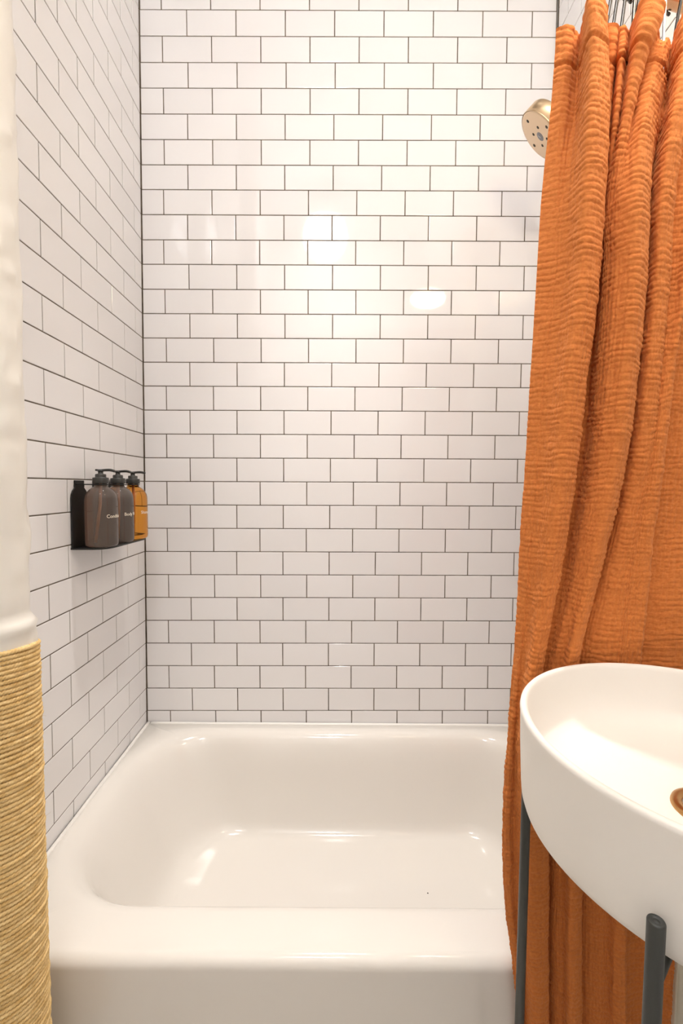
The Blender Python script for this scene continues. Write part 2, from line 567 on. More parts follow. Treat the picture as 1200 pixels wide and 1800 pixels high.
    sp = lathe('speck', [(0.0, 0.0012), (0.0012, 0.001), (0.0018, 0.0)], M_SPECK, t, 10, (0.888 - 0.66, -0.345 + 0.38, 0.1108), cap0=False, cap1=False)
    sp['label'] = 'tiny dark speck'
    return t
tub = build_tub()

# ------------------------------------------------------------------ pipe wrapped with rope
def build_pipe():
    X, Y, Rp = 0.1600, -0.860, 0.0445
    t = thing('riser_pipe', 'white lumpy painted heating pipe at left, its lower half wrapped in tan sisal rope', 'pipe', (X, Y, 0))
    lean_x = 0.0035
    # painted pipe: a lathe with drips and lumps
    nz, na = 420, 96
    Z = np.linspace(0.0, H, nz)
    A = np.linspace(0, 2 * PI, na, endpoint=False)
    h = arr_noise((nz, na + 1), (210, 24), 1)[:, :na] * 0.0009 + arr_noise((nz, na + 1), (70, 12), 2)[:, :na] * 0.0014
    h += np.maximum(arr_noise((nz, na + 1), (110, 16), 3)[:, :na] - 0.40, 0) * 0.0055
    bl = np.clip((A / (2 * PI) - 0.9) / 0.1, 0, 1)
    h = h * (1 - bl) + h[:, :1] * bl
    r = Rp + h
    zc = 1.000                                         # swollen coupling just above the rope
    r = r + (0.0065 * (1 / (1 + np.exp((Z - zc) / 0.0018))) * (Z > 0.93))[:, None]
    r = r + (0.0045 * np.exp(-((Z - zc + 0.004) / 0.005) ** 2))[:, None]
    V = np.stack([r * np.cos(A) + (lean_x * (Z - 1.0))[:, None], r * np.sin(A), np.repeat(Z[:, None], na, 1)], -1)
    big_grid('painted_pipe', V, M_PIPE, t, wrap_c=True)
    # sisal rope: one three-strand rope wound down the pipe
    rr, pitch = 0.0036, 0.0067
    top, bottom = 0.962, 0.22
    turns = (top - bottom) / pitch
    per = 420
    n = int(turns * per)
    th = np.linspace(0, turns * 2 * PI, n) + 0.9 * PI
    zz = top - pitch * (th - th[0]) / (2 * PI)
    wob = np.interp(th, np.linspace(th[0], th[-1], 900), rng.normal(0, 0.00035, 900))
    rad = Rp + 0.0035 + rr + wob + np.interp(th, np.linspace(th[0], th[-1], 400), rng.normal(0, 0.0005, 400))
    zz = zz + np.interp(th, np.linspace(th[0], th[-1], 500), rng.normal(0, 0.00035, 500)) + 0.007 * np.cos(th + 0.6) * 1.0
    cx = rad * np.cos(th) + lean_x * (zz - 1.0); cy = rad * np.sin(th)
    m = 10
    ph = np.arange(m) * 2 * PI / m
    s = th * (Rp + 0.006)
    twist = s / 0.0125 * 2 * PI
    prof = rr * (0.70 + 0.38 * np.abs(np.cos(1.5 * (ph[None, :] - twist[:, None]))))
    er = np.cos(ph)[None, :] * prof
    ez = np.sin(ph)[None, :] * prof
    V = np.stack([cx[:, None] + er * np.cos(th)[:, None], cy[:, None] + er * np.sin(th)[:, None], zz[:, None] + ez], -1)
    rope = big_grid('rope_wrap', V, M_ROPE, t, wrap_c=True)
    # stray fibres
    v, f = [], []
    for q in range(520):
        a = random.uniform(-PI, 0.5)
        z0 = random.uniform(0.15, 0.945)
        R0 = Rp + 0.0035 + 2 * rr - 0.0006
        L = random.uniform(0.006, 0.028)
        da, dz, out = random.uniform(-.25, .25), random.uniform(-1, 1), random.uniform(0.0, 0.010) * random.random()
        pts = []
        for u in (0, .33, .66, 1.0):
            ra = R0 + out * u * (1.3 - .4 * u)
            an = a + da * u * L / 0.02
            pts.append((ra * math.cos(an) + lean_x * (z0 - 1), ra * math.sin(an), z0 + dz * L * u * (1 - .3 * u)))
        vv, ff = tube_geo(pts, 0.00013, 3, caps=False)
        b = len(v)
        v += vv
        f += [tuple(b + i for i in fc) for fc in ff]
    fo = mesh_obj('rope_fibres', v, f, M_FIBRE, t)
    fo['kind'] = 'stuff'
    return t
build_pipe()

# ------------------------------------------------------------------ shower curtain
ZS = [1.863, 1.845, 1.82, 1.795, 1.77, 1.745, 1.7, 1.66, 1.6, 1.52, 1.44, 1.36, 1.28, 1.2, 1.12, 1.04, 0.96, 0.88, 0.8, 0.7, 0.6, 0.5, 0.4, 0.3, 0.18, 0.06]
CT = [[[9646,-7820],[9769,-7878],[10005,-7772],[9887,-8340],[10135,-8220],[10297,-7903],[10411,-7942],[10681,-7561],[10542,-7961],[10718,-7811],[10663,-8280],[10924,-8220],[11105,-7854],[11200,-7767],[11339,-7711],[11497,-7571],[11360,-8110],[11638,-8040],[11920,-7790],[11964,-7940],[11961,-8040],[12258,-7740],[12253,-7940],[12642,-7740]],
 [[9644,-7820],[9769,-7884],[9998,-7782],[9893,-8340],[10144,-8220],[10317,-7870],[10410,-7935],[10674,-7567],[10533,-7984],[10696,-7840],[10664,-8278],[10903,-8210],[11018,-7886],[11128,-7843],[11285,-7778],[11478,-7590],[11349,-8111],[11647,-8040],[11925,-7787],[11976,-7940],[11971,-8040],[12259,-7740],[12262,-7941],[12653,-7740]],
 [[9635,-7820],[9765,-7891],[9983,-7799],[9918,-8324],[10162,-8220],[10353,-7817],[10415,-7909],[10651,-7593],[10505,-8031],[10664,-7877],[10630,-8258],[10832,-8175],[10908,-7922],[11034,-7941],[11219,-7848],[11449,-7624],[11348,-8102],[11650,-8037],[11869,-7800],[11985,-7940],[11991,-8040],[12235,-7740],[12277,-7939],[12658,-7740]],
 [[9624,-7820],[9753,-7895],[9967,-7815],[9949,-8302],[10185,-8220],[10407,-7743],[10419,-7904],[10625,-7624],[10486,-8046],[10637,-7902],[10601,-8197],[10761,-8132],[10841,-7940],[10956,-8010],[11156,-7901],[11417,-7660],[11328,-8107],[11598,-8053],[11781,-7823],[11940,-7940],[11969,-8040],[12203,-7740],[12308,-7892],[12660,-7740]],
 [[9610,-7820],[9738,-7898],[9950,-7832],[9953,-8303],[10201,-8215],[10448,-7689],[10424,-7901],[10601,-7653],[10472,-8048],[10611,-7924],[10580,-8164],[10716,-8104],[10785,-7953],[10884,-8070],[11096,-7947],[11381,-7691],[11289,-8128],[11524,-8079],[11691,-7846],[11883,-7940],[11930,-8040],[12165,-7740],[12336,-7842],[12660,-7740]],
 [[9594,-7820],[9723,-7900],[9928,-7853],[9948,-8312],[10215,-8208],[10463,-7672],[10439,-7879],[10582,-7678],[10463,-8039],[10584,-7939],[10561,-8137],[10676,-8085],[10735,-7972],[10819,-8122],[11045,-7988],[11338,-7712],[11247,-8149],[11452,-8102],[11622,-7861],[11827,-7940],[11886,-8040],[12122,-7740],[12331,-7816],[12658,-7740]],
 [[9557,-7820],[9692,-7901],[9874,-7903],[9937,-8320],[10234,-8192],[10466,-7680],[10505,-7761],[10549,-7721],[10462,-7976],[10523,-7947],[10522,-8095],[10599,-8084],[10645,-8040],[10727,-8198],[10977,-8053],[11242,-7738],[11185,-8162],[11368,-8110],[11541,-7873],[11734,-7940],[11807,-8040],[12030,-7740],[12267,-7813],[12650,-7740]],
 [[9523,-7820],[9665,-7900],[9823,-7950],[9932,-8313],[10246,-8176],[10458,-7697],[10559,-7658],[10525,-7751],[10470,-7898],[10469,-7944],[10483,-8061],[10529,-8102],[10568,-8113],[10660,-8252],[10931,-8103],[11163,-7754],[11137,-8155],[11321,-8096],[11492,-7877],[11656,-7940],[11735,-8040],[11951,-7740],[12197,-7821],[12642,-7740]],
 [[9490,-7820],[9642,-7900],[9778,-7992],[9925,-8299],[10249,-8157],[10443,-7702],[10570,-7612],[10507,-7761],[10472,-7848],[10430,-7936],[10453,-8035],[10469,-8124],[10500,-8190],[10600,-8303],[10893,-8147],[11116,-7770],[11099,-8133],[11286,-8073],[11450,-7884],[11581,-7938],[11648,-8040],[11867,-7740],[12143,-7809],[12635,-7740]],
 [[9467,-7820],[9633,-7900],[9768,-7999],[9927,-8286],[10228,-8144],[10408,-7701],[10538,-7619],[10499,-7740],[10465,-7845],[10437,-7922],[10462,-8039],[10482,-8138],[10523,-8203],[10616,-8306],[10905,-8145],[11119,-7779],[11119,-8091],[11300,-8046],[11438,-7894],[11538,-7935],[11567,-8040],[11785,-7740],[12113,-7775],[12629,-7740]],
 [[9442,-7820],[9578,-7900],[9708,-8001],[9881,-8273],[10175,-8132],[10341,-7689],[10484,-7649],[10459,-7756],[10435,-7850],[10418,-7919],[10442,-8040],[10472,-8138],[10523,-8195],[10615,-8295],[10892,-8133],[11082,-7784],[11102,-8071],[11274,-8038],[11389,-7931],[11455,-7974],[11488,-8040],[11690,-7741],[12063,-7754],[12620,-7740]],
 [[9417,-7820],[9512,-7900],[9631,-8000],[9796,-8259],[10106,-8119],[10269,-7679],[10421,-7687],[10408,-7780],[10395,-7861],[10385,-7920],[10404,-8040],[10437,-8130],[10491,-8179],[10580,-8279],[10852,-8119],[11029,-7777],[11059,-8057],[11224,-8039],[11319,-7975],[11360,-8024],[11416,-8040],[11608,-7738],[12009,-7735],[12610,-7740]],
 [[9393,-7820],[9484,-7900],[9592,-8001],[9748,-8249],[10065,-8108],[10216,-7680],[10367,-7711],[10364,-7795],[10361,-7869],[10358,-7921],[10371,-8043],[10403,-8127],[10451,-8169],[10539,-8255],[10799,-8107],[10979,-7750],[11023,-8018],[11176,-8028],[11243,-8004],[11285,-8039],[11363,-8041],[11561,-7723],[11961,-7708],[12599,-7740]],
 [[9365,-7820],[9453,-7900],[9553,-7998],[9700,-8226],[10003,-8087],[10141,-7675],[10287,-7726],[10289,-7802],[10289,-7868],[10289,-7915],[10299,-8030],[10332,-8104],[10374,-8143],[10458,-8222],[10704,-8086],[10877,-7728],[10950,-7979],[11101,-8007],[11156,-8008],[11214,-8037],[11307,-8035],[11497,-7724],[11902,-7693],[12597,-7739]],
 [[9334,-7820],[9418,-7900],[9511,-7991],[9644,-8192],[9917,-8061],[10042,-7676],[10182,-7737],[10183,-7803],[10184,-7860],[10184,-7901],[10191,-8002],[10227,-8063],[10265,-8103],[10339,-8182],[10567,-8061],[10725,-7718],[10840,-7943],[11004,-7982],[11066,-7991],[11148,-8021],[11251,-8021],[11422,-7738],[11832,-7697],[12599,-7739]],
 [[9317,-7825],[9388,-7900],[9473,-7972],[9586,-8145],[9806,-8063],[9893,-7751],[10064,-7782],[10076,-7824],[10086,-7861],[10094,-7887],[10101,-7974],[10139,-8021],[10171,-8061],[10225,-8135],[10396,-8063],[10520,-7767],[10714,-7919],[10920,-7966],[11000,-7977],[11114,-8001],[11226,-8002],[11373,-7751],[11755,-7761],[12575,-7750]],
 [[9291,-7834],[9345,-7900],[9421,-7952],[9492,-8144],[9665,-8082],[9740,-7807],[9910,-7818],[9925,-7842],[9937,-7864],[9946,-7879],[9957,-7950],[10003,-7984],[10034,-8019],[10052,-8129],[10218,-8081],[10323,-7805],[10600,-7905],[10859,-7955],[10958,-7965],[11087,-7980],[11196,-7975],[11316,-7768],[11697,-7806],[12543,-7768]],
 [[9249,-7841],[9293,-7900],[9361,-7924],[9392,-8156],[9574,-8086],[9652,-7800],[9776,-7821],[9784,-7844],[9791,-7865],[9796,-7880],[9822,-7936],[9874,-7965],[9913,-7991],[9928,-8135],[10117,-8089],[10223,-7800],[10513,-7897],[10794,-7946],[10913,-7956],[11045,-7962],[11160,-7951],[11251,-7781],[11676,-7800],[12464,-7785]],
 [[9218,-7840],[9257,-7900],[9318,-7883],[9344,-8139],[9578,-8070],[9645,-7800],[9748,-7820],[9756,-7844],[9763,-7865],[9767,-7880],[9799,-7930],[9840,-7960],[9884,-7980],[9926,-8119],[10112,-8080],[10213,-7800],[10448,-7890],[10710,-7940],[10847,-7950],[10985,-7959],[11127,-7948],[11213,-7783],[11660,-7800],[12313,-7797]],
 [[9173,-7847],[9215,-7900],[9327,-7865],[9418,-8124],[9734,-8062],[9750,-7800],[9868,-7826],[9878,-7848],[9888,-7867],[9894,-7880],[9931,-7930],[9980,-7960],[10029,-7972],[10075,-8111],[10253,-8072],[10308,-7800],[10512,-7890],[10698,-7940],[10819,-7950],[10888,-8045],[11006,-8060],[11092,-7895],[11559,-7800],[12075,-7827]],
 [[9180,-7851],[9229,-7900],[9362,-7856],[9483,-8115],[9820,-8059],[9840,-7800],[9968,-7831],[9977,-7850],[9984,-7868],[9989,-7880],[10021,-7930],[10071,-7960],[10121,-7969],[10149,-8109],[10334,-8069],[10395,-7800],[10577,-7890],[10724,-7940],[10835,-7950],[10885,-8077],[10997,-8099],[11061,-7951],[11520,-7800],[11981,-7843]],
 [[9259,-7850],[9310,-7900],[9418,-7850],[9547,-8108],[9846,-8060],[9870,-7800],[9997,-7830],[10003,-7850],[10008,-7868],[10011,-7880],[10043,-7930],[10093,-7960],[10143,-7970],[10174,-8110],[10367,-8070],[10430,-7800],[10610,-7890],[10767,-7940],[10881,-7950],[10937,-8070],[11051,-8090],[11117,-7940],[11578,-7800],[12048,-7840]],
 [[9415,-7850],[9454,-7900],[9533,-7842],[9637,-8100],[9877,-8060],[9901,-7800],[10030,-7830],[10035,-7850],[10040,-7868],[10044,-7880],[10076,-7930],[10127,-7960],[10177,-7970],[10208,-8110],[10402,-8070],[10466,-7800],[10647,-7890],[10805,-7940],[10920,-7950],[10977,-8070],[11092,-8090],[11159,-7940],[11610,-7800],[12075,-7840]],
 [[9521,-7850],[9549,-7900],[9621,-7839],[9695,-8099],[9909,-8060],[9932,-7800],[10062,-7830],[10067,-7850],[10073,-7868],[10076,-7880],[10109,-7930],[10160,-7960],[10211,-7970],[10243,-8110],[10438,-8070],[10501,-7800],[10684,-7890],[10844,-7940],[10960,-7950],[11018,-8070],[11134,-8090],[11200,-7940],[11641,-7800],[12108,-7840]],
 [[9611,-7850],[9636,-7900],[9707,-7839],[9755,-8099],[9947,-8060],[9970,-7800],[10100,-7830],[10106,-7850],[10112,-7868],[10115,-7880],[10149,-7930],[10200,-7960],[10252,-7970],[10285,-8110],[10481,-8070],[10543,-7800],[10729,-7890],[10890,-7940],[11007,-7950],[11066,-8070],[11184,-8090],[11249,-7940],[11682,-7800],[12153,-7840]],
 [[9694,-7850],[9717,-7900],[9787,-7840],[9813,-8100],[9986,-8060],[10007,-7800],[10139,-7830],[10145,-7850],[10151,-7868],[10154,-7880],[10188,-7930],[10241,-7960],[10293,-7970],[10326,-8110],[10525,-8070],[10586,-7800],[10774,-7890],[10937,-7940],[11055,-7950],[11115,-8070],[11234,-8090],[11299,-7940],[11722,-7800],[12199,-7840]]]
def build_curtain():
    t = thing('shower_curtain', 'burnt orange crinkled gauze shower curtain bunched on the right', 'curtain', (1.08, -0.79, 0))
    P = np.array(CT, float) / 1e4                     # (levels, columns, xy)
    zs = np.array(ZS)
    nl, nc, _ = P.shape
    # along the cloth
    sub = 26
    def cr(P, axis_n):
        Q = np.concatenate([2 * P[:, :1] - P[:, 1:2], P, 2 * P[:, -1:] - P[:, -2:-1]], 1)
        out = []
        for i in range(axis_n - 1):
            p0, p1, p2, p3 = Q[:, i], Q[:, i + 1], Q[:, i + 2], Q[:, i + 3]
            # chord-length limited tangents keep the tight folds from overshooting
            d0 = np.linalg.norm(p1 - p0, axis=-1, keepdims=True) + 1e-4
            d1 = np.linalg.norm(p2 - p1, axis=-1, keepdims=True) + 1e-4
            d2 = np.linalg.norm(p3 - p2, axis=-1, keepdims=True) + 1e-4
            m1 = ((p1 - p0) / d0 * d1 * d1 / (d0 + d1) + (p2 - p1) * d0 / (d0 + d1))
            m2 = ((p2 - p1) * d2 / (d1 + d2) + (p3 - p2) / d2 * d1 * d1 / (d1 + d2))
            for u in np.linspace(0, 1, sub, endpoint=False):
                out.append((2 * u ** 3 - 3 * u ** 2 + 1) * p1 + (u ** 3 - 2 * u ** 2 + u) * m1 + (-2 * u ** 3 + 3 * u ** 2) * p2 + (u ** 3 - u ** 2) * m2)
        out.append(P[:, -1])
        return np.stack(out, 1)
    S = cr(P, nc)                                      # (levels, cols, 2)
    # even spacing along the cloth at every level, keeping the control columns in step
    ncol = 440
    mean_len = np.zeros(S.shape[1])
    seg = np.linalg.norm(np.diff(S, axis=1), axis=-1)
    mean_seg = seg.mean(0)
    mean_len[1:] = np.cumsum(mean_seg)
    tgt = np.linspace(0, mean_len[-1], ncol)
    S2 = np.stack([np.stack([np.interp(tgt, mean_len, S[l, :, c]) for c in (0, 1)], -1) for l in range(nl)])
    # up the cloth
    nr = 1280
    zz = np.linspace(zs[0], zs[-1], nr)
    V = np.zeros((nr, ncol, 3))
    zi = np.clip(np.searchsorted(-zs, -zz, side='right') - 1, 0, nl - 2)
    mm = np.zeros_like(S2)
    mm[1:-1] = (S2[2:] - S2[:-2]) / (zs[2:] - zs[:-2])[:, None, None]
    mm[0] = (S2[1] - S2[0]) / (zs[1] - zs[0]); mm[-1] = (S2[-1] - S2[-2]) / (zs[-1] - zs[-2])
    hh = (zs[zi + 1] - zs[zi])
    u = ((zz - zs[zi]) / hh)[:, None, None]; hh = hh[:, None, None]
    V[:, :, :2] = (2 * u ** 3 - 3 * u ** 2 + 1) * S2[zi] + (u ** 3 - 2 * u ** 2 + u) * hh * mm[zi] + (-2 * u ** 3 + 3 * u ** 2) * S2[zi + 1] + (u ** 3 - u ** 2) * hh * mm[zi + 1]
    V[:, :, 2] = zz[:, None]
    # crinkle: horizontal ridges and finer vertical grooves pushed along the normal
    du = np.gradient(V, axis=1); dv = np.gradient(V, axis=0)
    N = np.cross(du, dv)
    N /= np.linalg.norm(N, axis=-1, keepdims=True) + 1e-12
    uu = tgt[None, :]
    vv = zz[:, None]
    warp = arr_noise((nr, ncol), (46, 14), 11) * 0.0030 + arr_noise((nr, ncol), (150, 40), 12) * 0.0022
    p = (vv + warp) / 0.0088
    ridge = np.abs(np.sin(PI * p)) ** 0.55
    amp = np.clip(0.75 + 0.55 * arr_noise((nr, ncol), (110, 26), 13) + 0.2 * arr_noise((nr, ncol), (10, 10), 17), 0.12, 1.3)
    warp2 = arr_noise((nr, ncol), (30, 50), 14) * 0.0022
    groove = np.abs(np.sin(PI * (uu + warp2) / 0.0064)) ** 0.6
    amp2 = np.clip(0.62 + 0.75 * arr_noise((nr, ncol), (12, 16), 15), 0.08, 1.1)
    hgt = 0.0020 * ridge * amp + 0.0014 * groove * amp2 + 0.0007 * arr_noise((nr, ncol), (260, 120), 16)
    # stitched top hem and side hem
    hem = np.exp(-((vv - (zs[0] - 0.049)) / 0.0028) ** 2) * 0.0034 - 0.0012 / (1 + np.exp(-(vv - (zs[0] - 0.049)) / 0.0012)) + np.exp(-((uu - 0.019) / 0.0012) ** 2) * 0.0010 + np.exp(-((uu - 0.023) / 0.0012) ** 2) * 0.0008
    V = V + N * (hgt - hem)[..., None] * (-1 if N[:, :, 1].mean() > 0 else 1)
    # top edge sags a little between the hooks
    sag = 0.010 * np.sin(tgt / tgt[-1] * 16 * PI + 0.8)[None, :] * np.exp(-(zs[0] - vv) / 0.05)
    V[:, :, 2] += sag * 0.4
    V -= np.array([1.08, -0.79, 0.0])
    UV = np.stack([np.broadcast_to(uu, (nr, ncol)), np.broadcast_to(vv, (nr, ncol))], -1)
    c = big_grid('cloth_panel', V, M_CLOTH, t, uv=UV)
    return t
curtain = build_curtain()

# ------------------------------------------------------------------ curtain rod and hooks
ROD_Z = 1.947
def rod_y(x):
    return -0.775 + 0.07 * (x / 1.31) ** 3 - 0.06 * math.sin(PI * (x - 0.03) / (XR - 0.03))
def build_rod():
    t = thing('curtain_rod', 'curved copper shower curtain rod just above the curtain', 'rod', (0.66, -0.79, ROD_Z))
    xs = np.linspace(0.045, XR - 0.010, 60)
    k = rod_y
    tube('bar', [(x - 0.66, k(x) + 0.79, 0) for x in xs], 0.0125, M_COPPER, t, n=20)
    for s, x, dr in ((1, XR - 0.0005, -1), (-1, 0.036, 1)):
        prof = [(0.0, 0.018), (0.016, 0.018), (0.020, 0.012), (0.030, 0.007), (0.033, 0.0)]
        v, n = [], 32
        for r, a in prof:
            for q in range(n):
                an = 2 * PI * q / n
                v.append((x - 0.66 + dr * a, k(min(max(x, 0.045), XR - 0.01)) + 0.79 + r * math.cos(an), r * math.sin(an)))
        mesh_obj('flange', v, grid_faces(len(prof), n, wrap_c=True), M_COPPER, t)
build_rod()
HOOK_LABELS = []
def build_hook(px, hx, hy, hz, label, m=M_HOOK):
    """wire hook: loop over the rod at px, stem down to the cloth at (hx, hy, hz)"""
    y0 = rod_y(px)
    t = thing('curtain_hook', label, 'hook', (px, y0, ROD_Z), 'wire hooks on the curtain rod')
    R0 = 0.0165
    loop = []
    for a in np.linspace(-50, 180, 20):
        a = math.radians(a)
        loop.append((0, R0 * math.cos(a), R0 * math.sin(a)))
    ex, ey, ez = hx - px, hy - y0, hz - ROD_Z
    loop += [(ex * .15, -R0 + (ey + R0) * .05, -0.016), (ex * .45, -R0 + (ey + R0) * .35, ez * .45), (ex * .8, -R0 * .3 + ey * .8, ez * .82)]
    loop += [(ex, ey - 0.004, ez), (ex, ey + 0.002, ez - 0.006), (ex, ey + 0.008, ez - 0.001), (ex, ey + 0.009, ez + 0.008)]
    pts = catmull(loop[:20:3] + loop[20:], 6)
    tube('wire', pts, 0.0023, m, t, n=10)
    for q, a in enumerate((35, 90, 145)):
        a = math.radians(a)
        bm = bmesh.new()
        bmesh.ops.create_uvsphere(bm, u_segments=12, v_segments=8, radius=0.0042)
        b = bm_obj('roller_ball', bm, m, t, smooth=True)
        b.location = (0, R0 * math.cos(a), R0 * math.sin(a))
    return t
for px, hx, hy, hz, lb, mm in [
    (1.044, 1.030, -0.785, 1.828, 'dark wire curtain hook just right of the tall front pleat', M_HOOK),
    (1.054, 1.041, -0.783, 1.828, 'dark wire curtain hook second from the tall front pleat', M_HOOK),
    (1.066, 1.0535, -0.785, 1.830, 'dark wire curtain hook third from the tall front pleat', M_HOOK),
    (1.080, 1.0650, -0.798, 1.815, 'dark wire curtain hook with its bent tip in front of the curtain', M_HOOK),
    (1.089, 1.0760, -0.782, 1.842, 'dark wire curtain hook left of the second tall pleat', M_HOOK),
    (1.131, 1.1250, -0.778, 1.808, 'bright chrome curtain hook right of the second tall pleat', M_CHROME),
    (1.160, 1.1570, -0.752, 1.868, 'small dark hook nearest the right end of the rod', M_HOOK)]:
    build_hook(px, hx, hy, hz, lb, mm)

# ------------------------------------------------------------------ shower head
def build_shower():
    cpos = Vector((1.1593, -0.270, 2.0998))
    n = Vector((-0.6882, 0.2462, -0.6825)).normalized()
    t = thing('overhead_shower', 'round champagne gold shower head with dark nozzles, partly behind the curtain', 'shower', cpos)
    z = n
    x = z.cross(Vector((0, 1, 0))).normalized()
    y = z.cross(x).normalized()
    M = Matrix((x, y, z)).transposed().to_4x4()
    def place(o):
        o.matrix_basis = M
        return o
    R = 0.0685
    place(lathe('body', [(0.016, -0.044), (0.030, -0.040), (R - 0.006, -0.036), (R - 0.002, -0.0345), (R, -0.031), (R, -0.0042), (R - 0.0014, -0.0036), (R - 0.0014, -0.0030), (R, -0.0026), (R, -0.0010), (R - 0.0008, -0.0004)], M_GOLD, t, 96, cap1=False))
    place(lathe('face_plate', [(0.0, 0.0005), (R - 0.006, 0.0005), (R - 0.0025, 0.0), (R - 0.0018, -0.0015)], M_GOLDFACE, t, 96, cap0=False, cap1=False))
    def disc(name, u, v, r, h, m):
        o = lathe(name, [(0.0, h), (r * .75, h), (r, 0.0004)], m, t, 20, (u, v, 0), cap0=False, cap1=False)
        return place(o)
    disc('emblem', 0, 0, 0.0125, 0.0012, M_EMBLEM)
    bm = bmesh.new()
    for q in range(3):
        box_bm(bm, -0.006 + q * 0.0032, -0.0035 + q * 0.0032, -0.0035 + q * .0006, 0.0015 + q * .0006, 0.0008, 0.0017)
    place(bm_obj('emblem_mark', bm, M_EMBLEM2, t))
    for k in range(4):
        a = math.radians(90 * k + 38.5)
        disc('nozzle', 0.0255 * math.cos(a), 0.0255 * math.sin(a), 0.0042, 0.0014, M_NOZZLE)
    for k in range(4):
        a = math.radians(90 * k - 6.5)
        disc('nozzle', 0.0490 * math.cos(a), 0.0490 * math.sin(a), 0.0046, 0.0014, M_NOZZLE)
    # ball joint and arm back to the right wall
    back = -n
    p0 = back * 0.040
    wallp = Vector((XR - 0.003, -0.270, 2.0985 + 0.112)) - cpos
    pts = catmull([p0, back * 0.075, back * 0.115, wallp + Vector((-0.05, 0, 0.0)), wallp], 8)
    tube('arm', pts, 0.0105, M_GOLD, t, n=20)
    bm = bmesh.new()
    bmesh.ops.create_uvsphere(bm, u_segments=24, v_segments=16, radius=0.018)
    o = bm_obj('ball_joint', bm, M_GOLD, t, smooth=True)
    o.location = back * 0.060
    prof = [(0.0, 0.012), (0.020, 0.012), (0.028, 0.006), (0.030, 0.0)]
    v, m_ = [], 32
    for r, a in prof:
        for q in range(m_):
            an = 2 * PI * q / m_
            v.append((wallp.x + 0.002 - a, wallp.y + r * math.cos(an), wallp.z + r * math.sin(an)))
    mesh_obj('wall_flange', v, grid_faces(len(prof), m_, wrap_c=True), M_GOLD, t)
build_shower()

# ------------------------------------------------------------------ sink on its stand
SX, SY, SZ, SR = 1.058, -1.014, 0.930, 0.197
def build_sink():
    t = thing('vessel_sink', 'round matte white vessel basin standing in a dark tubular frame', 'sink', (SX, SY, 0))
    zt = SZ
    out = [(0.0, 0.809), (0.150, 0.809), (0.178, 0.8095), (0.186, 0.8115), (0.1905, 0.8155), (0.1925, 0.822), (0.1935, 0.835), (0.1955, 0.88), (SR - 0.0005, zt - 0.010), (SR, zt - 0.006),
           (SR - 0.0004, zt - 0.003), (SR - 0.002, zt - 0.0008), (SR - 0.0045, zt), (SR - 0.007, zt - 0.0008), (SR - 0.0086, zt - 0.003), (SR - 0.0094, zt - 0.007),
           (0.1862, 0.910), (0.1842, 0.888), (0.1795, 0.871), (0.172, 0.859), (0.160, 0.8515), (0.142, 0.847), (0.10, 0.8433), (0.05, 0.8408), (0.0, 0.8400)]
    lathe('basin', out, M_SINK, t, 144, cap0=False, cap1=False)
    dz = 0.8402
    d1 = lathe('drain_ring', [(0.026, 0.0025), (0.0275, 0.0045), (0.0335, 0.0050), (0.0365, 0.0035), (0.0375, 0.0)], M_BRONZE, t, 48, (0.0, 0.0, dz), cap0=False, cap1=False)
    lathe('drain_plug', [(0.0, 0.0068), (0.016, 0.0062), (0.0235, 0.0048), (0.0252, 0.0028), (0.0252, 0.0)], M_BRONZE, d1, 48, (0.0, 0.0, dz), cap0=False, cap1=False)
    return t
build_sink()
def build_stand():
    t = thing('sink_stand', 'charcoal tubular metal stand with upright posts around the white basin', 'stand', (SX, SY, 0))
    Rl = 0.2060
    for nm, a, top in (('leg', 221.0, 0.853), ('leg', 131.5, 0.853), ('leg', 41.5, 0.853), ('leg', 311.0, 0.853)):
        a = math.radians(a)
        x, y = Rl * math.cos(a), Rl * math.sin(a)
        r = 0.0066
        prof = [(r, 0.0), (r, top - 0.0015), (r - 0.0004, top - 0.0005), (r - 0.0013, top), (r - 0.0030, top - 0.0002), (r - 0.0035, top - 0.0010), (0.0022, top - 0.0012), (0.0016, top - 0.0004), (0.0, top - 0.0003)]
        lathe('leg', prof, M_LEG, t, 32, (x, y, 0), cap1=False)
    ring = [(0.158 * math.cos(q), 0.158 * math.sin(q), 0.7990) for q in np.linspace(0, 2 * PI, 72, endpoint=False)]
    tube('support_ring', ring, 0.0065, M_LEG, t, n=14, closed=True)
    for a in (221.0, 131.5, 41.5, 311.0):
        a = math.radians(a)
        tube('bracket', [(0.158 * math.cos(a), 0.158 * math.sin(a), 0.7990), (0.204 * math.cos(a), 0.204 * math.sin(a), 0.7990)], 0.005, M_LEG, t, n=12)
    for a in (221.0, 131.5):
        a = math.radians(a)
        c, s = math.cos(a) * 0.199, math.sin(a) * 0.199
        tube('cross_bar', [(c, s, 0.16), (0, 0, 0.16), (-c, -s, 0.16)], 0.006, M_LEG, t, n=14)
build_stand()

